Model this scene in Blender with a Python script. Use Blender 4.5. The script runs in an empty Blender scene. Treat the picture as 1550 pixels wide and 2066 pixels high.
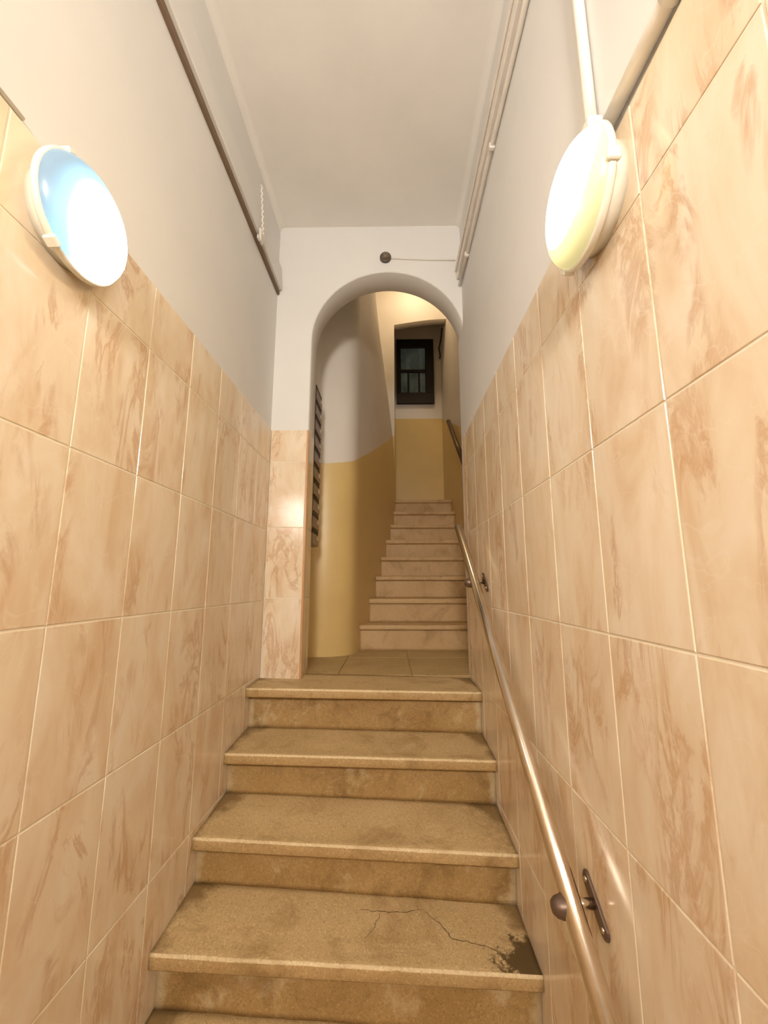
import bpy, bmesh, math, random
from mathutils import Vector, Matrix, noise

# ---------------------------------------------------------------- camera, world, exposure
scene = bpy.context.scene
CZ = 1.53                                   # eye height above the entrance floor
F_PX = 847.0
PITCH = math.atan(147.0 / F_PX)
YAW = 12.0 / F_PX
cam_data = bpy.data.cameras.new('camera')
cam_data.sensor_fit = 'HORIZONTAL'
cam_data.sensor_width = 36.0
cam_data.lens = 36.0 * F_PX / 1550.0
cam_data.clip_start = 0.02
cam = bpy.data.objects.new('camera', cam_data)
scene.collection.objects.link(cam)
cam.location = (0, 0, CZ)
cam.rotation_euler = (math.pi / 2 + PITCH, 0, YAW)
scene.camera = cam

world = bpy.data.worlds.new('world')
scene.world = world
world.use_nodes = True
world.node_tree.nodes['Background'].inputs[0].default_value = (0.9, 0.75, 0.55, 1)
world.node_tree.nodes['Background'].inputs[1].default_value = 0.02

scene.view_settings.view_transform = 'Standard'
scene.view_settings.look = 'None'
scene.view_settings.gamma = 1.0
scene.view_settings.use_curve_mapping = False
scene.view_settings.exposure = 1.78

LAMP_COOL = dict(core=(1.0, 0.955, 0.89), edge=(0.36, 0.74, 1.0), power=8.5)
LAMP_FILL = dict(core=(1.0, 0.93, 0.83), edge=(1.0, 0.93, 0.83), power=47.0)  # added unseen lamp, brightens the end wall, risers and hall
LAMP_STAIR = dict(core=(1.0, 0.76, 0.46), edge=(1.0, 0.76, 0.46), power=34.0)
LAMP_WARM = dict(core=(1.0, 0.72, 0.33), edge=(1.0, 0.84, 0.36), power=9.5)

COL = scene.collection
rnd = random.Random(7)

# ---------------------------------------------------------------- helpers
class MB:
    """collects vertices, faces and material slots for one mesh"""
    def __init__(self):
        self.v = []; self.f = []; self.mi = []; self.sm = []
    def vert(self, p):
        self.v.append(tuple(p)); return len(self.v) - 1
    def face(self, idx, mi=0, smooth=False):
        self.f.append(tuple(idx)); self.mi.append(mi); self.sm.append(smooth)
    def quad(self, a, b, c, d, mi=0, smooth=False):
        i = [self.vert(p) for p in (a, b, c, d)]
        self.face(i, mi, smooth)
    def box(self, x0, x1, y0, y1, z0, z1, mi=0, b=0.0):
        bm = bmesh.new()
        bmesh.ops.create_cube(bm, size=1)
        for v in bm.verts:
            v.co = Vector((x0 + (v.co.x + .5) * (x1 - x0), y0 + (v.co.y + .5) * (y1 - y0), z0 + (v.co.z + .5) * (z1 - z0)))
        if b > 0:
            bmesh.ops.bevel(bm, geom=bm.edges[:], offset=b, segments=1, affect='EDGES', profile=0.5)
        self.add_bm(bm, mi)
    def add_bm(self, bm, mi=0, smooth=False):
        bmesh.ops.recalc_face_normals(bm, faces=bm.faces[:])
        o = len(self.v)
        bm.verts.ensure_lookup_table()
        for v in bm.verts: self.v.append(tuple(v.co))
        for f in bm.faces: self.face([o + v.index for v in f.verts], mi, smooth)
        bm.free()
    def grid(self, rows, mi=0, smooth=True, close=False, mif=None):
        """rows: list of equally long point lists"""
        idx = [[self.vert(p) for p in r] for r in rows]
        n = len(rows[0])
        for i in range(len(rows) - 1):
            for j in range(n if close else n - 1):
                k = (j + 1) % n
                self.face((idx[i][j], idx[i][k], idx[i + 1][k], idx[i + 1][j]), mif(i, j) if mif else mi, smooth)
        return idx
    def tube(self, pts, r, seg=16, mi=0, cap=True, rr=None):
        pts = [Vector(p) for p in pts]
        rows = []
        up = None
        for i, p in enumerate(pts):
            t = (pts[min(i + 1, len(pts) - 1)] - pts[max(i - 1, 0)]).normalized()
            if up is None:
                a = Vector((0, 0, 1)) if abs(t.z) < .9 else Vector((1, 0, 0))
            else:
                a = up
            s = t.cross(a).normalized(); up = s.cross(t).normalized()
            R = rr[i] if rr else r
            rows.append([p + (s * math.cos(2 * math.pi * k / seg) + up * math.sin(2 * math.pi * k / seg)) * R for k in range(seg)])
        idx = self.grid(rows, mi, True, True)
        if cap:
            self.face(list(reversed(idx[0])), mi); self.face(idx[-1], mi)
    def lathe(self, prof, axis='x', seg=48, mi=0):
        """prof: list of (along, radius); ends with radius 0 become fans"""
        rows = []
        for a, r in prof:
            rows.append([(a, r * math.cos(2 * math.pi * k / seg), r * math.sin(2 * math.pi * k / seg)) for k in range(seg)])
        if axis == 'y': rows = [[(p[1], p[0], p[2]) for p in r] for r in rows]
        if axis == 'z': rows = [[(p[1], p[2], p[0]) for p in r] for r in rows]
        self.grid(rows, mi, True, True)
    def mesh(self, name, recalc=True, merge=0.0):
        me = bpy.data.meshes.new(name)
        me.from_pydata(self.v, [], self.f)
        for p, m, s in zip(me.polygons, self.mi, self.sm):
            p.material_index = m; p.use_smooth = s
        if recalc or merge:
            bm = bmesh.new(); bm.from_mesh(me)
            if merge: bmesh.ops.remove_doubles(bm, verts=bm.verts[:], dist=merge)
            if recalc: bmesh.ops.recalc_face_normals(bm, faces=bm.faces[:])
            bm.to_mesh(me); bm.free()
        me.update()
        return me

def obj(name, mesh_or_mb, mats=(), parent=None, loc=(0, 0, 0), rot=(0, 0, 0), **kw):
    me = mesh_or_mb.mesh(name, **kw) if isinstance(mesh_or_mb, MB) else mesh_or_mb
    if not isinstance(mats, (list, tuple)): mats = [mats]
    if len(me.materials) == 0:
        for m in mats: me.materials.append(m)
    o = bpy.data.objects.new(name, me)
    COL.objects.link(o)
    o.location = loc; o.rotation_euler = rot
    if parent is not None: o.parent = parent
    return o

def empty(name, loc=(0, 0, 0), rot=(0, 0, 0)):
    o = bpy.data.objects.new(name, None)
    COL.objects.link(o); o.location = loc; o.rotation_euler = rot
    o.empty_display_size = 0.05
    return o

def tag(o, label=None, cat=None, group=None, kind=None):
    if label: o['label'] = label
    if cat: o['category'] = cat
    if group: o['group'] = group
    if kind: o['kind'] = kind
    return o

def structure(o, label, cat):
    return tag(o, label, cat, kind='structure')

# ---------------------------------------------------------------- materials
def new_mat(name):
    m = bpy.data.materials.new(name); m.use_nodes = True
    nt = m.node_tree
    return m, nt, nt.nodes['Principled BSDF']

def N(nt, kind, **kw):
    n = nt.nodes.new(kind)
    for k, v in kw.items(): setattr(n, k, v)
    return n

def setin(node, **kw):
    for k, v in kw.items(): node.inputs[k.replace('_', ' ')].default_value = v

def ramp(nt, stops, src, interp='LINEAR'):
    r = N(nt, 'ShaderNodeValToRGB'); r.color_ramp.interpolation = interp
    els = r.color_ramp.elements
    while len(els) < len(stops): els.new(0.5)
    for e, (p, c) in zip(els, stops):
        e.position = p
        e.color = c if len(c) == 4 else (*c, 1)
    nt.links.new(src, r.inputs[0])
    return r.outputs[0]

def mix(nt, a, b, fac, blend='MIX'):
    m = N(nt, 'ShaderNodeMix', data_type='RGBA', blend_type=blend)
    def put(s, v):
        if hasattr(v, 'links'): nt.links.new(v, s)
        elif isinstance(v, (int, float)): s.default_value = v
        else: s.default_value = (*v, 1) if len(v) == 3 else v
    put(m.inputs[0], fac); put(m.inputs[6], a); put(m.inputs[7], b)
    return m.outputs[2]

def math_node(nt, op, a, b=None, clamp=False):
    m = N(nt, 'ShaderNodeMath', operation=op, use_clamp=clamp)
    for s, v in ((0, a), (1, b)):
        if v is None: continue
        if hasattr(v, 'links'): nt.links.new(v, m.inputs[s])
        else: m.inputs[s].default_value = v
    return m.outputs[0]

def coords(nt, scale=(1, 1, 1), rot=(0, 0, 0), use_random=False):
    tc = N(nt, 'ShaderNodeTexCoord')
    mp = N(nt, 'ShaderNodeMapping')
    mp.inputs['Scale'].default_value = scale
    mp.inputs['Rotation'].default_value = rot
    src = tc.outputs['Object']
    if use_random:
        oi = N(nt, 'ShaderNodeObjectInfo')
        mul = N(nt, 'ShaderNodeVectorMath', operation='MULTIPLY')
        comb = N(nt, 'ShaderNodeCombineXYZ')
        for i in range(3): nt.links.new(oi.outputs['Random'], comb.inputs[i])
        nt.links.new(comb.outputs[0], mul.inputs[0]); mul.inputs[1].default_value = (37.0, 91.0, 53.0)
        add = N(nt, 'ShaderNodeVectorMath', operation='ADD')
        nt.links.new(src, add.inputs[0]); nt.links.new(mul.outputs[0], add.inputs[1])
        src = add.outputs[0]
    nt.links.new(src, mp.inputs['Vector'])
    return mp.outputs[0]

def tex_noise(nt, vec, scale, detail=4, rough=0.55, dist=0.0):
    n = N(nt, 'ShaderNodeTexNoise')
    setin(n, Scale=scale, Detail=detail, Roughness=rough, Distortion=dist)
    nt.links.new(vec, n.inputs['Vector'])
    return n.outputs['Fac']

def bump(nt, bsdf, height, strength=0.2, dist=0.01):
    b = N(nt, 'ShaderNodeBump'); setin(b, Strength=strength, Distance=dist)
    nt.links.new(height, b.inputs['Height']); nt.links.new(b.outputs[0], bsdf.inputs['Normal'])

def mat_tile(name='marbled_tile'):
    m, nt, b = new_mat(name)
    v = coords(nt, (1, 7.0, 2.6), (math.radians(14), 0, 0), True)
    blotch = tex_noise(nt, v, 1.25, 4, 0.55, 0.7)
    base = ramp(nt, [(0.32, (0.845, 0.745, 0.605)), (0.50, (0.80, 0.67, 0.50)), (0.70, (0.72, 0.545, 0.365))], blotch)
    # rust-brown veins: thin ridges of a warped noise kept only inside a patchy mask
    v2 = coords(nt, (1, 8.5, 2.8), (math.radians(-10), 0, 0), True)
    rn = tex_noise(nt, v2, 1.0, 6, 0.62, 1.2)
    ridge = math_node(nt, 'ABSOLUTE', math_node(nt, 'SUBTRACT', rn, 0.52))
    vein = ramp(nt, [(0.0, (1, 1, 1)), (0.02, (0.7, 0.7, 0.7)), (0.06, (0, 0, 0))], ridge)
    mask = ramp(nt, [(0.485, (0, 0, 0)), (0.58, (1, 1, 1))], tex_noise(nt, v2, 0.85, 3, 0.5, 0.3))
    fac = math_node(nt, 'MULTIPLY', math_node(nt, 'MULTIPLY', vein, mask), 0.56)
    c = mix(nt, base, (0.52, 0.28, 0.13), fac)
    # soft rust clouds and pale thread lines
    cl = ramp(nt, [(0.60, (0, 0, 0)), (0.76, (1, 1, 1))], tex_noise(nt, coords(nt, (1, 8, 3), (math.radians(20), 0, 0), True), 1.7, 5, 0.65, 0.8))
    c = mix(nt, c, (0.60, 0.35, 0.20), math_node(nt, 'MULTIPLY', cl, 0.42))
    rn2 = tex_noise(nt, coords(nt, (1, 6, 5), (math.radians(35), 0, 0), True), 1.3, 3, 0.5, 1.0)
    th = ramp(nt, [(0.0, (1, 1, 1)), (0.010, (0, 0, 0))], math_node(nt, 'ABSOLUTE', math_node(nt, 'SUBTRACT', rn2, 0.5)))
    c = mix(nt, c, (0.86, 0.75, 0.62), math_node(nt, 'MULTIPLY', th, 0.35))
    nt.links.new(c, b.inputs['Base Color'])
    setin(b, Roughness=0.14, IOR=1.5)
    wob = tex_noise(nt, coords(nt, (1, 1, 1), (0, 0, 0), True), 9, 2)
    bump(nt, b, wob, 0.06, 0.004)
    return m

def mat_plaster(name, col, rough=0.7, var=0.10, bstr=0.25):
    m, nt, b = new_mat(name)
    v = coords(nt)
    n1 = tex_noise(nt, v, 2.2, 5, 0.6)
    dark = tuple(c * (1 - var) for c in col)
    c = ramp(nt, [(0.3, dark), (0.7, col)], n1)
    nt.links.new(c, b.inputs['Base Color'])
    setin(b, Roughness=rough)
    n2 = tex_noise(nt, v, 35, 6, 0.6)
    n3 = tex_noise(nt, v, 5, 3, 0.5)
    h = math_node(nt, 'ADD', math_node(nt, 'MULTIPLY', n2, 0.25), n3)
    bump(nt, b, h, bstr, 0.012)
    return m

def mat_stone(name, light, dark, grime, speck=0.5, edge_dirt=False, stain=False, scuff=False):
    """worn cast-stone steps: speckled aggregate, grime clouds, dirt along the ends"""
    m, nt, b = new_mat(name)
    v = coords(nt, use_random=True)
    cloud = tex_noise(nt, v, 3.5, 6, 0.62, 0.4)
    c = ramp(nt, [(0.28, dark), (0.5, tuple((a + d) / 2 for a, d in zip(light, dark))), (0.72, light)], cloud)
    sp = N(nt, 'ShaderNodeTexVoronoi'); sp.inputs['Scale'].default_value = 230
    nt.links.new(v, sp.inputs['Vector'])
    spc = N(nt, 'ShaderNodeSeparateColor'); nt.links.new(sp.outputs['Color'], spc.inputs[0])
    c = mix(nt, c, tuple(min(1, a * 1.45) for a in light), math_node(nt, 'MULTIPLY', ramp(nt, [(0.80, (0, 0, 0)), (0.9, (1, 1, 1))], spc.outputs[0]), speck * 0.55))
    c = mix(nt, c, tuple(a * 0.45 for a in dark), math_node(nt, 'MULTIPLY', ramp(nt, [(0.84, (0, 0, 0)), (0.92, (1, 1, 1))], spc.outputs[1]), speck * 0.6))
    g = ramp(nt, [(0.52, (0, 0, 0)), (0.70, (1, 1, 1))], tex_noise(nt, v, 5.5, 7, 0.72, 0.6))
    c = mix(nt, c, grime, math_node(nt, 'MULTIPLY', g, 0.65))
    tc = N(nt, 'ShaderNodeTexCoord')
    sep = N(nt, 'ShaderNodeSeparateXYZ'); nt.links.new(tc.outputs['Object'], sep.inputs[0])
    if edge_dirt:
        ax = math_node(nt, 'ABSOLUTE', sep.outputs['X'])
        wob = math_node(nt, 'MULTIPLY', math_node(nt, 'SUBTRACT', tex_noise(nt, v, 11, 5, 0.7), 0.5), 0.20)
        yy = math_node(nt, 'MULTIPLY', math_node(nt, 'SUBTRACT', sep.outputs['Y'], 0.13), 0.55)
        d = math_node(nt, 'ADD', math_node(nt, 'ADD', ax, wob), math_node(nt, 'MAXIMUM', yy, 0.0))
        c = mix(nt, c, tuple(a * 0.75 for a in grime), ramp(nt, [(0.545, (0, 0, 0)), (0.60, (0.85, 0.85, 0.85))], d))
    if scuff:
        # mortar smears: a patch left of the middle and pale joints at both ends
        ax = math_node(nt, 'ABSOLUTE', sep.outputs['X'])
        n5 = tex_noise(nt, v, 7, 6, 0.7, 0.3)
        smear = math_node(nt, 'MULTIPLY', ramp(nt, [(0.57, (0, 0, 0)), (0.70, (1, 1, 1))], n5), 0.55)
        ends = ramp(nt, [(0.545, (0, 0, 0)), (0.575, (0.8, 0.8, 0.8))], math_node(nt, 'ADD', ax, math_node(nt, 'MULTIPLY', math_node(nt, 'SUBTRACT', n5, 0.5), 0.12)))
        c = mix(nt, c, (0.66, 0.53, 0.33), math_node(nt, 'MAXIMUM', smear, ends))
    if stain:
        dx = math_node(nt, 'SUBTRACT', sep.outputs['X'], 0.60)
        dy = math_node(nt, 'SUBTRACT', sep.outputs['Y'], 0.045)
        dist = math_node(nt, 'SQRT', math_node(nt, 'ADD', math_node(nt, 'MULTIPLY', dx, dx), math_node(nt, 'MULTIPLY', math_node(nt, 'MULTIPLY', dy, dy), 1.6)))
        wob = math_node(nt, 'MULTIPLY', math_node(nt, 'SUBTRACT', tex_noise(nt, v, 13, 7, 0.8), 0.5), 0.36)
        c = mix(nt, c, (0.11, 0.068, 0.024), ramp(nt, [(0.110, (1, 1, 1)), (0.135, (0, 0, 0))], math_node(nt, 'ADD', dist, wob)))
    nt.links.new(c, b.inputs['Base Color'])
    setin(b, Roughness=0.55)
    h = math_node(nt, 'ADD', tex_noise(nt, v, 60, 6, 0.7), math_node(nt, 'MULTIPLY', tex_noise(nt, v, 9, 4, 0.6), 1.2))
    bump(nt, b, h, 0.35, 0.006)
    return m

def mat_plain(name, col, rough=0.5, metal=0.0, var=0.12, scale=14):
    m, nt, b = new_mat(name)
    n = tex_noise(nt, coords(nt), scale, 4, 0.6)
    c = ramp(nt, [(0.3, tuple(a * (1 - var) for a in col)), (0.7, col)], n)
    nt.links.new(c, b.inputs['Base Color'])
    setin(b, Roughness=rough, Metallic=metal)
    return m

def mat_lamp(name, core, edge, power, offset):
    """opal diffuser: light module brightest off centre, thinning out to a tinted rim"""
    m, nt, b = new_mat(name)
    tc = N(nt, 'ShaderNodeTexCoord')
    sub = N(nt, 'ShaderNodeVectorMath', operation='SUBTRACT')
    nt.links.new(tc.outputs['Object'], sub.inputs[0]); sub.inputs[1].default_value = offset
    mul = N(nt, 'ShaderNodeVectorMath', operation='MULTIPLY')
    nt.links.new(sub.outputs[0], mul.inputs[0]); mul.inputs[1].default_value = (0, 1, 1)
    ln = N(nt, 'ShaderNodeVectorMath', operation='LENGTH')
    nt.links.new(mul.outputs[0], ln.inputs[0])
    d = math_node(nt, 'DIVIDE', ln.outputs['Value'], 0.215)
    col = ramp(nt, [(0.0, core), (0.50, core), (0.62, edge)], d)
    st = ramp(nt, [(0.0, (1, 1, 1)), (0.38, (0.9, 0.9, 0.9)), (0.50, (0.45, 0.45, 0.45)), (0.60, (0.05, 0.05, 0.05)), (0.80, (0.019, 0.019, 0.019))], d, 'EASE')
    nt.links.new(col, b.inputs['Emission Color'])
    nt.links.new(math_node(nt, 'MULTIPLY', st, power), b.inputs['Emission Strength'])
    setin(b, Roughness=0.3); b.inputs['Base Color'].default_value = (0.12, 0.12, 0.12, 1)
    return m

M_TILE = mat_tile()
M_GROUT = mat_plain('grout', (0.86, 0.78, 0.64), 0.8, 0, 0.08, 20)
M_TRIM = mat_plain('terracotta_edge', (0.62, 0.33, 0.15), 0.3)
M_WHITE = mat_plaster('white_plaster', (0.75, 0.735, 0.715), 0.55, 0.05, 0.12)
M_CEIL = mat_plaster('ceiling_plaster', (0.84, 0.81, 0.77), 0.75, 0.08, 0.12)
M_YELLOW = mat_plaster('ochre_dado_paint', (0.82, 0.60, 0.25), 0.32, 0.08, 0.12)
M_HALLWHITE = mat_plaster('stairwell_white_paint', (0.86, 0.80, 0.73), 0.5, 0.06, 0.12)
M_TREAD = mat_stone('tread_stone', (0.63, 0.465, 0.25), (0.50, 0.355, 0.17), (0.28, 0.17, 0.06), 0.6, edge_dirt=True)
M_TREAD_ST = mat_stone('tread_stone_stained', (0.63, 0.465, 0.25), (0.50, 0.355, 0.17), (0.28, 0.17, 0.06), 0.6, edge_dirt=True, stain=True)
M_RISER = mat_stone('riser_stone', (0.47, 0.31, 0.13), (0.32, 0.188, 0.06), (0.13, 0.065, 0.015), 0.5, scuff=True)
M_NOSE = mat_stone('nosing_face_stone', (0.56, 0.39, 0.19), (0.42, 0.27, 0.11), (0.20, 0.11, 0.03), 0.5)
M_ARRIS = mat_stone('worn_arris_stone', (0.80, 0.64, 0.40), (0.66, 0.50, 0.28), (0.40, 0.26, 0.11), 0.5)
M_UPPER = mat_stone('upper_step_stone', (0.70, 0.485, 0.255), (0.58, 0.38, 0.175), (0.36, 0.21, 0.08), 0.3)
M_LANDING = mat_stone('landing_stone', (0.56, 0.41, 0.20), (0.46, 0.325, 0.145), (0.31, 0.20, 0.08), 0.4)
M_STEEL = mat_plain('brushed_steel', (0.74, 0.66, 0.56), 0.2, 1.0, 0.06, 40)
M_DARKSTEEL = mat_plain('dark_bracket_metal', (0.17, 0.115, 0.085), 0.4, 0.6)
M_CONDUIT = mat_plain('painted_conduit', (0.80, 0.745, 0.68), 0.4)
M_GAP_SHADE = mat_plain('gap_shade_brown', (0.19, 0.125, 0.08), 0.7)  # shade of the gap under the left board, put into a colour
M_LAMPBODY = mat_plain('lamp_body', (0.86, 0.82, 0.72), 0.25)
M_DARKWOOD = mat_plain('dark_window_wood', (0.012, 0.004, 0.003), 0.6, 0, 0.3)
M_BOX = mat_plain('mailbox_metal', (0.25, 0.17, 0.14), 0.35, 0.5)
M_SLOT = mat_plain('mailbox_slot', (0.03, 0.018, 0.015), 0.6)
M_CARD = mat_plain('name_card', (0.85, 0.76, 0.66), 0.6)
M_SENSOR = mat_plain('sensor_plastic', (0.10, 0.075, 0.055), 0.35)
M_CABLE = mat_plain('thin_cable', (0.74, 0.68, 0.61), 0.5)
M_CRACK = mat_plain('crack_dirt', (0.13, 0.085, 0.035), 0.9)
M_HRAIL = mat_plain('dark_handrail', (0.16, 0.10, 0.045), 0.4, 0.3)

def mat_pane():
    m, nt, b = new_mat('dim_window_glass')
    n = tex_noise(nt, coords(nt, (7, 1, 3)), 1.0, 3, 0.5)
    c = ramp(nt, [(0.3, (0.045, 0.060, 0.045)), (0.7, (0.15, 0.19, 0.17))], n)
    nt.links.new(c, b.inputs['Base Color'])
    nt.links.new(c, b.inputs['Emission Color']); b.inputs['Emission Strength'].default_value = 0.04
    setin(b, Roughness=0.2)
    return m
M_PANE = mat_pane()

# ---------------------------------------------------------------- key dimensions (metres; z relative to the eye, + CZ)
XR = 0.45                                   # right wall tile face
SK = 0.015
A0 = 0.738
def XL(y): return -A0 + SK * y              # left wall tile face (walls narrow slightly)
YB = -1.6                                   # wall behind the camera
YE = 2.37                                   # arch wall
YA = 2.56                                   # back of the arch wall
CEIL = 2.30
TOPR, TOPL = 0.888, 0.908                   # top of the tiles
FLOOR = -1.53
LAND = -0.505
TILT_L = -math.atan(SK)

# nosing of every lower step: (yL, zL, yR, zR), first one lowest
NOSE = [(1.195, -1.275, 1.215, -1.335),
        (1.436, -1.076, 1.460, -1.138),
        (1.676, -0.895, 1.665, -0.935),
        (1.927, -0.707, 1.933, -0.732),
        (2.156, -0.496, 2.185, -0.519)]
def step_top(y):
    z = FLOOR
    for n in NOSE:
        if y > n[0] + 0.02: z = (n[1] + n[3]) / 2
    return z

# ---------------------------------------------------------------- floor and ceiling of the corridor
mb = MB(); mb.box(-0.90, 0.60, YB - 0.1, 1.26, FLOOR - 0.1, FLOOR)
structure(obj('floor', mb, M_LANDING, loc=(0, 0, CZ)), 'worn stone entrance floor at the foot of the stairs', 'floor')

# ceiling with soft coves along both walls
mb = MB(); r = 0.035
rows = []
for y in (YB - 0.05, 0.0, 1.2, YE + 0.05):
    xl, xr = XL(y) - 0.006, XR + 0.006
    row = [(xl - 0.12, y, CEIL + 0.10), (xl - 0.004, y, CEIL - r)]
    for k in range(7):
        a = math.pi / 2 * k / 6
        row.append((xl + r - r * math.cos(a), y, CEIL - r + r * math.sin(a)))
    for k in range(7):
        a = math.pi / 2 * k / 6
        row.append((xr - r + r * math.sin(a), y, CEIL - r + r * math.cos(a)))
    row += [(xr + 0.004, y, CEIL - r), (xr + 0.12, y, CEIL + 0.10)]
    rows.append(row)
mb.grid(rows, 0, True, True)
structure(obj('ceiling', mb, M_CEIL, loc=(0, 0, CZ)), 'flat off-white plaster ceiling above the corridor', 'ceiling')

# ---------------------------------------------------------------- corridor side walls (plaster + grout bed + tiles)
def plaster_wall(name, face, back, z_split, label, y1):
    """plaster body: slab behind the tiles, slightly recessed face above them"""
    mb = MB()
    rows = []
    ys = [YB, 0.0, 0.8, 1.6, y1]
    for y in ys:
        f, bk = face(y), back(y)
        rows.append([(f, y, FLOOR - 0.1), (f, y, z_split), (f, y, 1.5), (f, y, CEIL + 0.08), (bk, y, CEIL + 0.08), (bk, y, FLOOR - 0.1)])
    idx = mb.grid(rows, 0, False, True)
    mb.face(idx[0]); mb.face(list(reversed(idx[-1])))
    return structure(obj(name, mb, M_WHITE, loc=(0, 0, CZ)), label, 'wall')

wall_right = plaster_wall('wall_right', lambda y: XR + 0.0065, lambda y: XR + 0.14, TOPR, 'right corridor wall of marbled beige tiles below white plaster', YA)
wall_left = plaster_wall('wall_left', lambda y: XL(y) - 0.0065, lambda y: XL(y) - 0.14, TOPL, 'left corridor wall of marbled beige tiles below white plaster', YE + 0.1)

mb = MB(); mb.box(XR + 0.0018, XR + 0.0064, YB, 2.462, FLOOR, TOPR - 0.0008)
obj('grout_bed', mb, M_GROUT, wall_right)
mb = MB()
mb.grid([[(XL(y) - 0.0018, y, FLOOR), (XL(y) - 0.0018, y, TOPL - 0.0008), (XL(y) - 0.0064, y, TOPL - 0.0008), (XL(y) - 0.0064, y, FLOOR)] for y in (YB, YE)], 0, False, True)
obj('grout_bed', mb, M_GROUT, wall_left)

TILE_CACHE = {}
def tile_mesh(w, h):
    """one ceramic tile facing +x: w along y, h along z, softly bevelled, origin at its face centre"""
    key = (round(w, 4), round(h, 4))
    if key not in TILE_CACHE:
        bm = bmesh.new(); bmesh.ops.create_cube(bm, size=1)
        for v in bm.verts: v.co = Vector(((v.co.x - .5) * 0.006, v.co.y * w, v.co.z * h))
        es = [e for e in bm.edges if all(v.co.x > -0.001 for v in e.verts)]
        bmesh.ops.bevel(bm, geom=es, offset=0.0016, segments=2, affect='EDGES', profile=0.5)
        me = bpy.data.meshes.new('tile'); bm.to_mesh(me); bm.free()
        me.materials.append(M_TILE)
        TILE_CACHE[key] = me
    return TILE_CACHE[key]

J = 0.0042
def tiles(parent, ycuts, zcuts, place, keep=lambda y, z0, z1: True):
    for y0, y1 in zip(ycuts[:-1], ycuts[1:]):
        for z1, z0 in zip(zcuts[:-1], zcuts[1:]):
            if not keep((y0 + y1) / 2, z0, z1): continue
            yc, zc = (y0 + y1) / 2, (z0 + z1) / 2
            loc, rz = place(yc, zc)
            dy = rnd.uniform(-.0004, .0004)
            obj('tile', tile_mesh(y1 - y0 - J, z1 - z0 - J), (), parent, loc, (rnd.uniform(-.0015, .0015), rnd.uniform(-.0012, .0012), rz + rnd.uniform(-.0012, .0012)))

yr = [0.65 + 0.2505 * k for k in range(-9, 8)] + [2.462]
zr = [TOPR, 0.692, 0.296, -0.100, -0.496, -0.892, -1.288, FLOOR]
yl = [0.901 + 0.2485 * k for k in range(-10, 6)] + [YE - 0.002]
zl = [TOPL, 0.700, 0.307, -0.086, -0.478, -0.870, -1.262, FLOOR]
keep = lambda y, z0, z1: z1 > step_top(y + 0.12) - 0.10
tiles(wall_right, yr, zr, lambda y, z: ((XR, y, z), math.pi), keep)
tiles(wall_left, yl, zl, lambda y, z: ((XL(y), y, z), TILT_L), keep)
mb = MB(); mb.box(XR - 0.001, XR + 0.008, 2.4625, 2.472, LAND, TOPR, 0, 0.002)
tag(obj('edge_trim', mb, M_TRIM, wall_right), 'terracotta tile edging')

# wall behind the camera with the street door
mb = MB(); mb.box(-0.95, 0.60, YB - 0.12, YB, FLOOR - 0.1, CEIL + 0.08)
structure(obj('wall_back', mb, M_WHITE, loc=(0, 0, CZ)), 'plain white plaster wall behind the camera', 'wall')

# ---------------------------------------------------------------- arch wall
AX, AR, AS = -0.008, 0.474, 1.492           # arch centre x, radius, springing height
mb = MB()
SEG = 40
def arch_pts(rad, y):
    pts = [(AX - rad, y, LAND - 0.06), (AX - rad, y, 0.4), (AX - rad, y, 1.0)]
    for k in range(SEG + 1):
        a = math.pi - math.pi * k / SEG
        pts.append((AX + rad * math.cos(a), y, AS + rad * math.sin(a)))
    pts += [(AX + rad, y, 1.0), (AX + rad, y, 0.4), (AX + rad, y, LAND - 0.06)]
    return pts
yf, yb_, e = YE + 0.0065, YA, 0.008
loops = [arch_pts(AR + e, yf), arch_pts(AR + e * 0.35, yf + e * 0.3), arch_pts(AR, yf + e), arch_pts(AR, yb_ - e), arch_pts(AR + e * .35, yb_ - e * .3), arch_pts(AR + e, yb_)]
mb.grid(loops, 0, True)
def outer_pts(y):
    n = len(loops[0]); out = []
    for p in loops[0]:
        if p[2] <= 1.0 and p[0] < AX: out.append((-0.86, y, p[2]))
        elif p[2] <= 1.0: out.append((0.60, y, p[2]))
        else:
            # project outwards from the arch centre on the surrounding rectangle
            dx, dz = p[0] - AX, p[2] - AS
            tx = ((0.60 - AX) / dx if dx > 1e-6 else (-0.86 - AX) / dx if dx < -1e-6 else 1e9)
            tz = (CEIL + 0.08 - AS) / dz if dz > 1e-6 else 1e9
            t = min(tx, tz)
            out.append((AX + dx * t, y, AS + dz * t))
    return out
mb.grid([loops[0], outer_pts(yf)], 0, False)
mb.grid([loops[-1], outer_pts(yb_)], 0, False)
# fill the two upper corners left open by the radial projection
for y in (yf, yb_):
    o = outer_pts(y)
    for i in range(len(o) - 1):
        p, q = o[i], o[i + 1]
        if abs(p[0] - q[0]) > 1e-6 and abs(p[2] - q[2]) > 1e-6:
            cx = -0.86 if min(p[0], q[0]) < -0.5 and (p[0] < AX) else 0.60
            i0, i1, i2 = mb.vert(p), mb.vert(q), mb.vert((cx, y, CEIL + 0.08))
            mb.face((i0, i1, i2))
wall_end = structure(obj('wall_end', mb, M_WHITE, loc=(0, 0, CZ)), 'white plaster end wall pierced by a round arch', 'wall')
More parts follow.
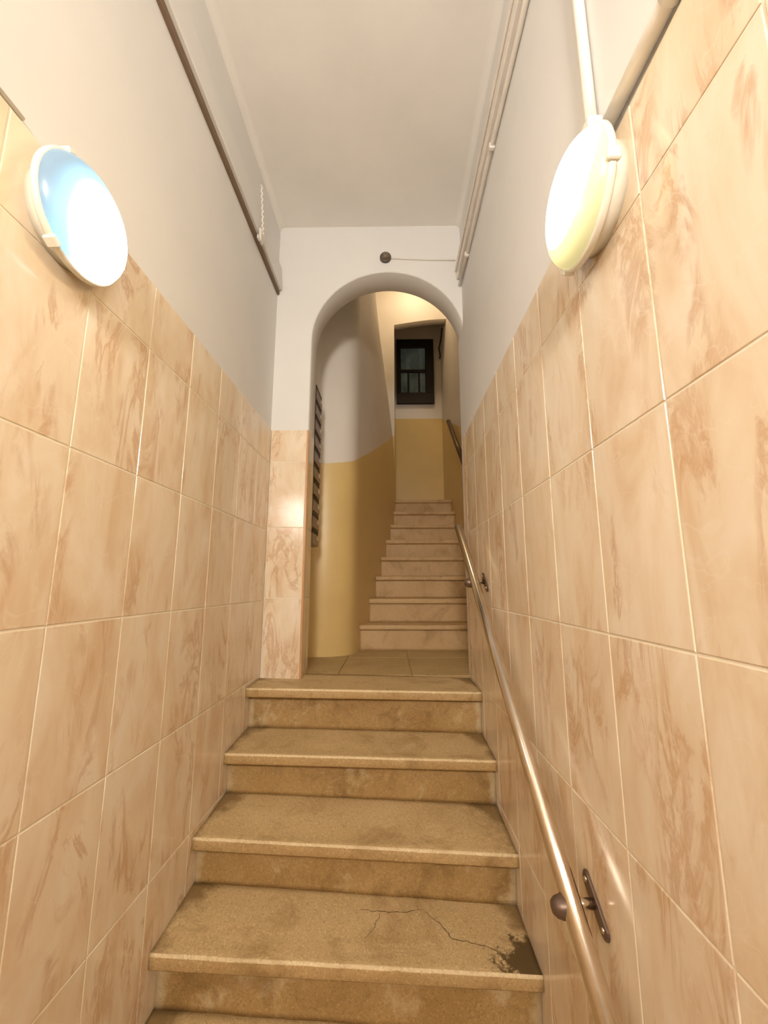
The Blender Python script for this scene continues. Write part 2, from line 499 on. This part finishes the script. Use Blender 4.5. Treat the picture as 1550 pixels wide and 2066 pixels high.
# tiles on its left pier and round the jamb
mb = MB(); mb.box(XL(YE) + 0.0, -0.4838, YE + 0.0018, YE + 0.0064, LAND, TOPL - 0.0008)
mb.box(-0.4866, -0.4822, YE + 0.0064, YA - 0.01, LAND, TOPL - 0.0008)
obj('grout_bed', mb, M_GROUT, wall_end)
zp = [TOPL, 0.715, 0.322, -0.071, -0.464, LAND + 0.001]
tiles(wall_end, [XL(YE) + 0.001, -0.492], zp[:4] + [LAND + 0.001], lambda x, z: ((x, YE, z), -math.pi / 2))
tiles(wall_end, [YE + 0.008, YA - 0.01], zp[:4] + [LAND + 0.001], lambda y, z: ((-0.4805, y, z), 0.0))
mb = MB(); mb.box(-0.492, -0.4800, YE - 0.0012, YE + 0.008, LAND + 0.001, TOPL, 0, 0.002)
tag(obj('edge_trim', mb, M_TRIM, wall_end), 'terracotta tile edging')

# ---------------------------------------------------------------- lower staircase
stairs = structure(empty('staircase', (0, 0, CZ)), 'worn speckled stone steps climbing to the arch landing', 'staircase')

def tread_mesh(yL, zL, yR, zR, depth, xl, xr, t=0.044, rise=0.016, seed=0, rough=1.0):
    """cast stone tread with a chipped, rounded nosing; origin at the middle of the nosing"""
    mb = MB(); nx = 70
    prof = [(depth, -t), (0.010, -t), (0.002, -t + 0.002), (0.0, -t + 0.006), (0.0, -0.008), (0.0018, -0.0028), (0.006, -0.0004), (0.03, 0.0), (depth * .3, rise * .15), (depth * .6, rise * .55), (depth * .85, rise * .9), (depth, rise)]
    cx = (xl + xr) / 2; cy = (yL + yR) / 2; cz = (zL + zR) / 2
    rows = []
    for i in range(nx + 1):
        u = i / nx
        x = xl + (xr - xl) * u
        y = yL + (yR - yL) * u - cy; z = zL + (zR - zL) * u - cz
        row = []
        for j, (py, pz) in enumerate(prof):
            q = Vector((x * 9 + seed * 13.7, py * 9, j * .3))
            dn = noise.noise(q) * 0.0022 * rough
            chip = max(0.0, noise.noise(Vector((x * 26 + seed * 5.1, 3.3, seed))) - 0.42) * 0.035 * rough
            oy, oz = 0.0, 0.0
            if 3 <= j <= 6:
                oy = dn + (chip if j in (4, 5, 6) else 0); oz = -chip * .6 if j in (5, 6) else 0
            elif j >= 7 and j < len(prof) - 1:
                wear = -0.004 * math.exp(-((u - .45) / .3) ** 2) * max(0, 1 - py / depth * 1.4)
                oz = dn * .7 + wear * rough
            row.append((x - cx, y + py + oy, z + pz + oz))
        rows.append(row)
    idx = mb.grid(rows, 0, True, True, mif=lambda i, j: 1 if 1 <= j <= 3 else 2 if j in (4, 5) else 0)
    mb.face(list(reversed(idx[0]))); mb.face(idx[-1])
    return mb, (cx, cy, cz)

def riser_mesh(xl, xr, y, z0l, z1l, z0r, z1r, seed=0, amp=0.003):
    mb = MB(); nx, nz = 48, 8
    cx = (xl + xr) / 2
    rows = []
    for i in range(nx + 1):
        u = i / nx; x = xl + (xr - xl) * u
        za, zb = z0l + (z0r - z0l) * u, z1l + (z1r - z1l) * u
        col = []
        for k in range(nz + 1):
            z = za + (zb - za) * k / nz
            d = noise.noise(Vector((x * 7 + seed * 3, z * 9, seed * 1.9))) * amp + noise.noise(Vector((x * 25, z * 30, seed))) * amp * .5
            col.append((x - cx, d, z))
        col += [(x - cx, 0.05, zb), (x - cx, 0.05, za)]
        rows.append(col)
    idx = mb.grid(rows, 0, True, True)
    mb.face(list(reversed(idx[0]))); mb.face(idx[-1])
    return mb, (cx, y, 0)

prev = (FLOOR, FLOOR)
OVER = 0.045
treads = []
for i, (yL, zL, yR, zR) in enumerate(NOSE):
    nxt = NOSE[i + 1] if i + 1 < len(NOSE) else None
    depth = ((nxt[0] + nxt[2]) / 2 - (yL + yR) / 2 + OVER + 0.03) if nxt else 0.345
    ym = (yL + yR) / 2
    xl, xr = XL(ym) + 0.0008, XR - 0.0008
    mb, loc = tread_mesh(yL, zL, yR, zR, depth, xl, xr, seed=i, rise=0.016 if nxt else 0.003)
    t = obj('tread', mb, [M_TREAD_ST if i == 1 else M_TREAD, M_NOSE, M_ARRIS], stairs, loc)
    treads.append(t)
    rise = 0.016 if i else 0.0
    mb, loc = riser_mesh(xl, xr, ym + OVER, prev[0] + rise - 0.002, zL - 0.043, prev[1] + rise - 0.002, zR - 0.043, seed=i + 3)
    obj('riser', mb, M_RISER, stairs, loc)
    prev = (zL, zR)
treads[1]['label'] = 'cracked tread with a dark worn corner'

# hairline cracks on the lowest fully visible tread (thin strips following its surface)
def crack(parent, pts, w, zf):
    mb = MB(); rows = []
    fine = []
    for (a, b) in zip(pts[:-1], pts[1:]):
        for k in range(6):
            t = k / 6
            fine.append((a[0] + (b[0] - a[0]) * t + rnd.uniform(-.003, .003), a[1] + (b[1] - a[1]) * t + rnd.uniform(-.003, .003)))
    fine.append(pts[-1])
    n = len(fine)
    for i, (x, y) in enumerate(fine):
        tx = fine[min(i + 1, n - 1)][0] - fine[max(i - 1, 0)][0]; ty = fine[min(i + 1, n - 1)][1] - fine[max(i - 1, 0)][1]
        l = math.hypot(tx, ty) or 1
        ww = w * (0.4 + 0.6 * math.sin(math.pi * (i + .5) / (n + .0))) * rnd.uniform(.6, 1.2)
        ox, oy = -ty / l * ww, tx / l * ww
        rows.append([(x + ox, y + oy, zf(x + ox, y + oy)), (x - ox, y - oy, zf(x - ox, y - oy))])
    mb.grid(rows, 0, False)
    return obj('crack', mb, M_CRACK, parent)
bpy.context.view_layer.update()
def surf(t):
    me = t.data
    from mathutils.bvhtree import BVHTree
    tree = BVHTree.FromPolygons([v.co for v in me.vertices], [p.vertices for p in me.polygons])
    def f(x, y):
        h = tree.ray_cast(Vector((x, y, 1)), Vector((0, 0, -1)))
        return (h[0].z if h[0] else 0) + 0.0006
    return f
zf = surf(treads[1])
crack(treads[1], [(0.03, 0.205), (0.10, 0.20), (0.18, 0.205), (0.25, 0.225)], 0.0016, zf)
crack(treads[1], [(0.10, 0.20), (0.08, 0.14), (0.05, 0.10)], 0.0013, zf)
crack(treads[1], [(0.25, 0.215), (0.30, 0.165), (0.33, 0.12), (0.42, 0.105), (0.50, 0.07)], 0.0017, zf)
zf4 = surf(treads[4])
crack(treads[4], [(0.115, 0.006), (0.118, 0.03), (0.105, 0.055)], 0.0015, zf4)

# ---------------------------------------------------------------- landing behind the arch
mb = MB(); mb.box(-0.75, 0.80, 2.50, 3.46, LAND - 0.12, LAND - 0.006)
landing = structure(obj('floor_landing', mb, M_LANDING, loc=(0, 0, CZ)), 'stone slab landing floor under the arch', 'floor')
xs = [-0.75, -0.30, 0.125, 0.55, 0.80]
ys = [2.512, 3.10, 3.46]
for x0, x1 in zip(xs[:-1], xs[1:]):
    for y0, y1 in zip(ys[:-1], ys[1:]):
        mb = MB(); w, d = x1 - x0 - 0.004, y1 - y0 - 0.004
        mb.box(-w / 2, w / 2, -d / 2, d / 2, -0.02, 0, 0, 0.0015)
        obj('floor_slab', mb, M_LANDING, landing, ((x0 + x1) / 2, (y0 + y1) / 2, LAND + rnd.uniform(-.0008, .0008)))

# ---------------------------------------------------------------- stairwell walls
LEFT_PLAN = [(-0.60, 2.555), (-0.60, 2.80), (-0.60, 3.05), (-0.585, 3.082), (-0.55, 3.092), (-0.48, 3.10), (-0.42, 3.115), (-0.37, 3.135), (-0.325, 3.165), (-0.29, 3.205), (-0.265, 3.26), (-0.25, 3.33),
             (-0.242, 3.39), (-0.178, 3.64), (-0.137, 3.89), (-0.093, 4.14), (-0.047, 4.39), (0.001, 4.64), (0.040, 4.89), (0.063, 5.14), (0.066, 5.215)]
def dado(y):
    return 0.90 + max(0.0, y - 3.06) * 0.475
def flare(x, y, z):
    if y < 3.3 or z < 1.3: return x
    s = min(1.0, (y - 3.3) / 1.9)
    return x - 0.40 * s * s * ((z - 1.3) / 2.17) ** 2
mb = MB()
low = []; up = []
TOP = 4.3
for (x, y) in LEFT_PLAN:
    d = dado(y)
    low.append([(flare(x, y, z), y, z) for z in [LAND - 0.06 + (d - LAND + 0.06) * k / 8 for k in range(9)]])
    up.append([(flare(x, y, z), y, z) for z in [d + (TOP - d) * k / 14 for k in range(15)]])
mb.grid(low, 1, True); mb.grid(up, 0, True)
mb.v = [tuple(p) for p in mb.v]
# outer skin closing the wall body
hall_left = structure(obj('wall_stairwell_left', mb, [M_HALLWHITE, M_YELLOW], loc=(0, 0, CZ), merge=0.0002), 'curved stairwell wall, white above an ochre painted dado', 'wall')

XSR = 0.772
mb = MB()
def two_tone_y(x, y0, y1, zb, zd0, zd1, zt):
    mb.quad((x, y0, zb), (x, y1, zb), (x, y1, zd1), (x, y0, zd0), 1)
    mb.quad((x, y0, zd0), (x, y1, zd1), (x, y1, zt), (x, y0, zt), 0)
two_tone_y(XSR, 2.55, 5.86, LAND - 0.1, 0.85, 2.4, TOP)
mb.quad((XR + 0.1, 2.56, LAND - 0.1), (XSR + 0.1, 2.56, LAND - 0.1), (XSR + 0.1, 2.56, TOP), (XR + 0.1, 2.56, TOP))
structure(obj('wall_stairwell_right', mb, [M_HALLWHITE, M_YELLOW], loc=(0, 0, CZ), recalc=False), 'right stairwell wall, dim white above ochre paint', 'wall')

# wall at the head of the stairs with the opening towards the window
mb = MB()
YF, TH = 5.205, 0.12
def lintel(x): return 3.49 + 0.085 * math.sin(min(1.0, (x - 0.064) / 0.75) * math.pi / 2)
XO = 0.064
for y, in ((YF,), (YF + TH,)):
    mb.quad((-1.3, y, LAND), (XO, y, LAND), (XO, y, 1.90), (-1.3, y, 1.90), 1)
    mb.quad((-1.3, y, 1.90), (XO, y, 1.90), (XO, y, 3.49), (-1.3, y, 3.49), 0)
    mb.quad((-1.3, y, 3.49), (XO, y, 3.49), (XO, y, TOP), (-1.3, y, TOP), 0)
    xsn = [XO + (XSR - XO) * k / 12 for k in range(13)]
    mb.grid([[(x, y, lintel(x)) for x in xsn], [(x, y, TOP) for x in xsn]], 0, False)
mb.grid([[(x, YF, lintel(x)) for x in xsn], [(x, YF + TH, lintel(x)) for x in xsn]], 0, True)
mb.quad((XO, YF, LAND), (XO, YF + TH, LAND), (XO, YF + TH, 1.90), (XO, YF, 1.90), 1)
mb.quad((XO, YF, 1.90), (XO, YF + TH, 1.90), (XO, YF + TH, 3.49), (XO, YF, 3.49), 0)
structure(obj('wall_stairwell_head', mb, [M_HALLWHITE, M_YELLOW], loc=(0, 0, CZ), merge=0.0003), 'wall at the stair head with a tall flat-arched opening', 'wall')

YW = 5.86
mb = MB()
wx0, wx1, wz0, wz1 = 0.105, 0.66, 2.63, 3.66
def two_tone_x(y, x0, x1, zb, zd, zt):
    mb.quad((x0, y, zb), (x1, y, zb), (x1, y, zd), (x0, y, zd), 1)
    mb.quad((x0, y, zd), (x1, y, zd), (x1, y, zt), (x0, y, zt), 0)
two_tone_x(YW, -1.3, XSR + 0.05, LAND, 2.41, TOP)
structure(obj('wall_window', mb, [M_HALLWHITE, M_YELLOW], loc=(0, 0, CZ), recalc=False), 'dim end wall with the small window, ochre paint below', 'wall')
mb = MB(); mb.box(-1.3, XSR + 0.05, 2.5, YW + 0.05, TOP, TOP + 0.1)
structure(obj('ceiling_stairwell', mb, M_HALLWHITE, loc=(0, 0, CZ)), 'high plaster ceiling of the stairwell', 'ceiling')
mb = MB(); mb.box(-1.35, -1.3, 2.5, YW, LAND, TOP)
structure(obj('wall_stairwell_side', mb, M_HALLWHITE, loc=(0, 0, CZ)), 'hidden outer wall of the stairwell', 'wall')
mb = MB(); mb.box(-1.3, XSR, 5.20, YW, 0.95, 1.045)
structure(obj('floor_top_landing', mb, M_UPPER, loc=(0, 0, CZ)), 'stone floor of the upper landing below the window', 'floor')

# ---------------------------------------------------------------- upper staircase
stairs2 = structure(empty('staircase', (0, 0, CZ)), 'narrow dim stone steps rising beyond the arch towards the window', 'staircase')
LX = [-0.242, -0.178, -0.137, -0.093, -0.047, 0.001, 0.040, 0.063]
RU, TU, YU = 0.1942, 0.25, 3.388
for i in range(8):
    y = YU + TU * i; z = LAND + RU * (i + 1)
    xl, xr = LX[i] + 0.001, XSR - 0.001
    mb, loc = tread_mesh(y, z, y, z, TU + 0.05, xl, xr, t=0.036 + rnd.uniform(0, .006), rise=0.0, seed=20 + i, rough=0.9)
    obj('tread', mb, [M_UPPER, M_UPPER, M_UPPER], stairs2, loc)
    mb, loc = riser_mesh(xl, xr, y + 0.03, z - RU - 0.001, z - 0.036, z - RU - 0.001, z - 0.036, seed=30 + i, amp=0.002)
    obj('riser', mb, M_UPPER, stairs2, loc)

# ---------------------------------------------------------------- window at the top
win = structure(empty('window_1', ((wx0 + wx1) / 2, YW, CZ + wz0)), 'small dark-framed window with dim glass at the stair top', 'window')
W, H = wx1 - wx0, wz1 - wz0
def wpart(name, x0, x1, z0, z1, y0, y1, m):
    mb = MB(); mb.box(x0 - W / 2, x1 - W / 2, y0, y1, z0, z1, 0, 0.004)
    return obj(name, mb, m, win)
wpart('frame_rail', 0, W, 0, 0.17, -0.05, -0.001, M_DARKWOOD)
wpart('frame_rail', 0, W, H - 0.13, H, -0.05, -0.001, M_DARKWOOD)
wpart('frame_stile', 0, 0.065, 0.17, H - 0.13, -0.05, -0.001, M_DARKWOOD)
wpart('frame_stile', W - 0.125, W, 0.17, H - 0.13, -0.05, -0.001, M_DARKWOOD)
wpart('mullion', 0.065, W - 0.125, 0.50, 0.545, -0.035, -0.001, M_DARKWOOD)
for xx in (0.165, 0.325):
    wpart('glazing_bar', xx, xx + 0.022, 0.17, 0.50, -0.03, -0.001, M_DARKWOOD)
wpart('pane', 0.065, W - 0.125, 0.545, H - 0.13, -0.012, -0.002, M_PANE)
for a, b_ in ((0.065, 0.165), (0.187, 0.325), (0.347, W - 0.125)):
    wpart('pane', a, b_, 0.17, 0.50, -0.012, -0.002, M_PANE)

# ---------------------------------------------------------------- wall lamps
def wall_lamp(loc, rz, mat, label, clip_ang):
    root = empty('wall_lamp', loc, (0, 0, rz))
    root.scale = (0.90, 0.85, 0.85)
    tag(root, label, 'lamp', 'round bulkhead lamps on the corridor walls')
    mb = MB()
    mb.lathe([(0.0, 0.0001), (0.0, 0.118), (0.034, 0.122), (0.038, 0.118), (0.038, 0.0001)])
    obj('base', mb, M_LAMPBODY, root)
    mb = MB()
    mb.lathe([(0.036, 0.120), (0.038, 0.146), (0.043, 0.1515), (0.053, 0.1515), (0.057, 0.147), (0.053, 0.138), (0.042, 0.120), (0.036, 0.120)], seg=64)
    obj('rim', mb, M_LAMPBODY, root)
    mb = MB(); prof = []
    for k in range(13):
        t = k / 12
        a = t * math.pi / 2
        prof.append((0.050 + 0.058 * math.sin(a), max(0.0001, 0.1455 * math.cos(a) ** 0.7)))
    prof[-1] = (0.108, 0.0001)
    mb.lathe(prof, seg=64)
    obj('diffuser', mb, mat, root)
    for a in clip_ang:
        mb = MB(); mb.box(0.034, 0.062, -0.013, 0.013, 0.143, 0.158, 0, 0.003)
        obj('clip', mb, M_LAMPBODY, root, rot=(a, 0, 0))
    return root
m_cool = mat_lamp('cool_diffuser', LAMP_COOL['core'], LAMP_COOL['edge'], LAMP_COOL['power'], (0, 0.030, -0.030))
m_warm = mat_lamp('warm_diffuser', LAMP_WARM['core'], LAMP_WARM['edge'], LAMP_WARM['power'], (0, 0.012, 0.024))
YLAMP_L, ZLAMP_L, YLAMP_R, ZLAMP_R = 0.80, 0.795, 0.768, 0.795
lampL = wall_lamp((XL(YLAMP_L) + 0.0006, YLAMP_L, ZLAMP_L + CZ), TILT_L, m_cool, 'round wall lamp glowing cold blue-white on the left wall', (0.5, 2.6, 4.7))
lampR = wall_lamp((XR - 0.0006, YLAMP_R, ZLAMP_R + CZ), math.pi, m_warm, 'round wall lamp glowing warm yellow on the right wall', (0.3, 2.4, 4.5))

m_fill = mat_lamp('fill_diffuser', LAMP_FILL['core'], LAMP_FILL['edge'], LAMP_FILL['power'], (0, 0, 0))  # diffuser of the unseen lamp added behind the camera
lampFill = wall_lamp((-0.14, YB + 0.0006, 1.05 + CZ), math.pi / 2, m_fill, 'unseen round lamp added behind the camera to brighten the end wall', (0.5, 2.6, 4.7))
lampFill.scale = (1.3, 1.9, 1.9)
m_stair = mat_lamp('stairwell_diffuser', LAMP_STAIR['core'], LAMP_STAIR['edge'], LAMP_STAIR['power'], (0, 0, 0))
lampS = wall_lamp((0.34, 4.68, TOP - 0.0006 + CZ), 0.0, m_stair, 'round ceiling lamp high up in the stairwell beyond the arch', (0.5, 2.6, 4.7))
lampS.rotation_euler = (0, math.pi / 2, 0)

# ---------------------------------------------------------------- handrail
RX, RS = 0.393, 0.748
def rail_z(y): return 0.331 + RS * (y - 2.405)
rail = tag(empty('handrail', (RX, 0.62, CZ + rail_z(0.62))), 'polished steel tube handrail along the right tiled wall', 'handrail')
y0, y1 = 0.62, 2.405
mb = MB(); mb.tube([(0, 0, 0), (0, (y1 - y0) * .5, RS * (y1 - y0) * .5), (0, y1 - y0 - 0.006, RS * (y1 - y0 - 0.006)), (0, y1 - y0, RS * (y1 - y0))], 0.0215, 28, rr=[0.0215, 0.0215, 0.0215, 0.018])
obj('tube', mb, M_STEEL, rail)
ang = math.atan(RS)
for yb, dz in ((1.056, -0.008), (2.01, -0.022)):
    zb = rail_z(yb) + dz
    p = Vector((0, yb - y0, zb - rail_z(y0)))
    # fixing plate lying along the rail direction on the tiles
    mb = MB()
    bm = bmesh.new()
    n = 12; outl = []
    Lh, Wh = 0.062, 0.017
    for k in range(n + 1):
        a = -math.pi / 2 + math.pi * k / n; outl.append((Lh - Wh + Wh * math.cos(a), Wh * math.sin(a)))
    for k in range(n + 1):
        a = math.pi / 2 + math.pi * k / n; outl.append((-Lh + Wh + Wh * math.cos(a), Wh * math.sin(a)))
    rows = []
    for xx, s in ((0, 1.0), (-0.004, 1.0), (-0.006, 0.94)):
        rows.append([(xx, (a * math.cos(ang) - b_ * math.sin(ang)) * s, (a * math.sin(ang) + b_ * math.cos(ang)) * s) for a, b_ in outl])
    idx = mb.grid(rows, 0, False, True); mb.face(idx[-1]); mb.face(list(reversed(idx[0])))
    bm.free()
    plate = obj('wall_plate', mb, M_DARKSTEEL, rail, p + Vector((XR - RX - 0.0006, 0, 0)))
    for s in (-1, 1):
        mb = MB(); mb.lathe([(0.0, 0.006), (-0.002, 0.0055), (-0.0035, 0.003), (-0.0038, 0.0001)], seg=12)
        obj('screw', mb, M_STEEL, plate, (-0.006, s * 0.044 * math.cos(ang), s * 0.044 * math.sin(ang)))
    mb = MB(); mb.tube([(XR - RX - 0.006, 0, 0), (0.0, 0, 0)], 0.0105, 18)
    obj('post', mb, M_STEEL, rail, p)
    mb = MB(); mb.lathe([(0.0, 0.0225), (-0.022, 0.0225), (-0.034, 0.019), (-0.042, 0.012), (-0.045, 0.0001)], seg=24)
    obj('end_cap', mb, M_DARKSTEEL, rail, p + Vector((0.0, -0.004, -0.004)))

# second handrail far up on the stairwell wall
rail2 = tag(empty('handrail', (0.735, 4.0, CZ + 1.17)), 'dark wooden handrail high on the dim stairwell wall', 'handrail')
mb = MB(); mb.tube([(0, 0, 0), (0, 0.5, 0.42), (0, 0.99, 0.84), (0, 1.0, 0.849)], 0.026, 16)
obj('tube', mb, M_HRAIL, rail2)
for yy in (0.2, 0.8):
    mb = MB(); mb.tube([(0, yy, yy * .845 - 0.02), (0.036, yy, yy * .845 - 0.03)], 0.008, 10)
    obj('bracket', mb, M_DARKSTEEL, rail2)

# ---------------------------------------------------------------- mailboxes beyond the jamb
bank = tag(empty('mailbox_bank', (-0.599, 2.715, CZ + 0.25)), 'tall column of brown metal mailboxes behind the arch jamb', 'mailboxes')
NB, BH = 10, 0.107
mb = MB(); mb.box(0, 0.108, -0.115, 0.115, 0, NB * BH, 0, 0.003)
obj('body', mb, M_BOX, bank)
for k in range(NB):
    z0 = k * BH
    mb = MB(); mb.box(0.1085, 0.116, -0.110, 0.110, z0 + 0.004, z0 + BH - 0.034, 0, 0.002)
    d = obj('mailbox_door', mb, M_BOX, bank)
    mb = MB(); mb.box(0.1085, 0.1125, -0.105, 0.105, z0 + BH - 0.032, z0 + BH - 0.003)
    obj('mail_slot', mb, M_SLOT, d)
    mb = MB(); mb.box(0.1162, 0.1175, 0.050, 0.106, z0 + 0.040, z0 + 0.066)
    obj('name_card', mb, M_CARD, d)

# ---------------------------------------------------------------- cables, conduits and trunking
# right wall: trunking and conduit below the ceiling
trunk = tag(empty('cable_trunking', (XR + 0.006, YE, CZ + 1.90)), 'white painted cable trunking along the top of the right wall', 'trunking')
mb = MB(); mb.box(-0.030, 0, YB - YE + 0.01, -0.004, 0.0, 0.085, 0, 0.003); obj('casing', mb, M_CONDUIT, trunk)
mb = MB(); mb.box(-0.040, -0.0302, YB - YE + 0.01, -0.004, 0.055, 0.082, 0, 0.003); obj('lid', mb, M_CONDUIT, trunk)
cond = tag(empty('conduit', (XR + 0.006, YE, CZ + 1.862)), 'thin white conduit clipped below the right wall trunking', 'conduit')
pts = []
for k in range(17):
    t = k / 16; y = -0.006 + (YB - YE + 0.02) * t
    pts.append((-0.012 + 0.002 * math.sin(k * 1.7), y, 0.003 * math.sin(k * 2.3)))
mb = MB(); mb.tube(pts, 0.0095, 12); obj('tube', mb, M_CONDUIT, cond)
for y in (-0.25, -0.85, -1.45, -2.2):
    mb = MB(); mb.box(-0.0245, 0, y - 0.009, y + 0.009, -0.014, 0.014, 0, 0.003); obj('clip', mb, M_CONDUIT, cond)

# right lamp: one conduit rising to the ceiling, one running along the tile top towards the camera
c1 = tag(empty('conduit', (XR + 0.006, 0.765, CZ + 0.92)), 'white conduit rising from the warm lamp up the white wall', 'conduit')
mb = MB(); mb.tube([(-0.0135, 0.0, 0.06), (-0.0135, 0.004, 0.5), (-0.0135, 0.0, 0.90)], 0.0125, 14); obj('tube', mb, M_CONDUIT, c1)
mb = MB(); mb.box(-0.034, 0, -0.026, 0.026, 0.0, 0.065, 0, 0.004); obj('cable_gland', mb, M_CONDUIT, c1)
mb = MB(); mb.box(-0.034, 0, -0.035, 0.035, 0.86, 0.925, 0, 0.004); obj('junction_box', mb, M_CONDUIT, c1)
c2 = tag(empty('conduit', (XR + 0.006, 0.735, CZ + TOPR + 0.018)), 'white conduit along the tile top beside the warm lamp', 'conduit')
mb = MB(); mb.tube([(-0.016, 0.0, 0.008), (-0.016, -0.2, 0.002), (-0.016, -0.6, 0.0), (-0.016, YB - 0.72, 0.0)], 0.014, 16); obj('tube', mb, M_CONDUIT, c2)
mb = MB(); mb.tube([(-0.016, -0.215, 0.0018), (-0.016, -0.265, 0.0015)], 0.0165, 16); obj('coupling', mb, M_CONDUIT, c2)
# left lamp cable on the tile top
c3 = tag(empty('cable', (XL(0.68) - 0.006, 0.68, CZ + TOPL + 0.006)), 'thin pale cable on the tile top leaving the cold lamp', 'cable')
mb = MB(); mb.tube([(0.005, 0.0, 0), (0.005 - 0.009, -0.6, 0), (0.005 - 0.034, YB - 0.67, 0)], 0.0045, 10); obj('tube', mb, M_CABLE, c3)

# left wall: plaster-covered board standing off above a brown strip coloured as the shade of its gap
board = tag(empty('cable_duct_board', (XL(YE) - 0.006, YE, CZ + 1.835)), 'long white board with dark gap-shade strip below the left ceiling edge', 'board')
def along_left(x0, x1, ya, yb, z0, z1, name, m, b=0.003, taper=0):
    mb = MB(); rows = []
    n = 24
    for k in range(n + 1):
        y = ya + (yb - ya) * k / n
        sx = SK * y
        w = noise.noise(Vector((y * 6, z0 * 5, 1.3))) * 0.0018
        rows.append([(x0 + sx, y, z0 + w), (x1 + sx - b, y, z0 + w), (x1 + sx, y, z0 + b + w), (x1 + sx - taper, y, z1 - b), (x1 + sx - taper - b, y, z1), (x0 + sx, y, z1)])
    idx = mb.grid(rows, 0, False, True)
    mb.face(idx[0]); mb.face(list(reversed(idx[-1])))
    return obj(name, mb, m, board)
along_left(0.0, 0.030, -0.004, YB - YE + 0.02, 0.0, 0.165, 'panel', M_WHITE, 0.004, 0.010)
along_left(0.0, 0.014, -0.004, YB - YE + 0.02, -0.030, -0.0005, 'gap_shade_strip', M_GAP_SHADE, 0.002)  # dark strip drawn in place of the shadow in the gap
clamp = tag(empty('cable_clamp', (XL(1.93) - 0.006, 1.93, CZ + 1.80)), 'small white clamp with a twisted cord on the left board', 'clamp')
mb = MB(); mb.box(0.0312, 0.044, -0.022, 0.022, -0.022, 0.052, 0, 0.004); obj('body', mb, M_CONDUIT, clamp)
mb = MB(); mb.box(0.0312, 0.040, -0.05, -0.022, -0.036, -0.012, 0, 0.004); obj('lug', mb, M_CONDUIT, clamp)
mb = MB()
pts = [(0.046 + 0.0035 * math.cos(k * 1.25), 0.005 - 0.0015 * k + 0.0035 * math.sin(k * 1.25), 0.03 + 0.0056 * k) for k in range(44)]
mb.tube(pts, 0.0042, 8); obj('cord', mb, M_CONDUIT, clamp)

# end wall: round sensor and its cable
sens = tag(empty('wall_sensor', (-0.024, YE + 0.0065, CZ + 2.064)), 'small dark round sensor on the white wall above the arch', 'sensor')
mb = MB(); mb.lathe([(0.0, 0.0001), (0.0, 0.036), (-0.014, 0.036), (-0.020, 0.032), (-0.018, 0.024), (-0.018, 0.0001)], 'y', 32); obj('base', mb, M_SENSOR, sens)
mb = MB(); mb.lathe([(-0.018, 0.022), (-0.026, 0.0205), (-0.033, 0.015), (-0.037, 0.008), (-0.038, 0.0001)], 'y', 24); obj('dome', mb, mat_plain('sensor_dome', (0.17, 0.12, 0.085), 0.2), sens)
c4 = tag(empty('cable', (0.013, YE + 0.0065, CZ + 2.06)), 'thin cable from the dark sensor to the right wall trunking', 'cable')
mb = MB(); mb.tube([(0.0, -0.004, 0.0), (0.1, -0.004, -0.006), (0.25, -0.004, -0.014), (0.41, -0.004, -0.018)], 0.0035, 8); obj('tube', mb, M_CABLE, c4)
# frayed wire high in the stairwell beside the window
c5 = tag(empty('cable', (XSR - 0.002, 5.55, CZ + 3.45)), 'short dark loose wire on the dim wall beside the window', 'cable')
mb = MB(); mb.tube([(-0.006, 0.0, 0.22), (-0.012, 0.10, 0.12), (-0.03, 0.22, 0.03), (-0.012, 0.24, -0.08), (-0.02, 0.25, -0.12)], 0.011, 8); obj('tube', mb, M_SLOT, c5)
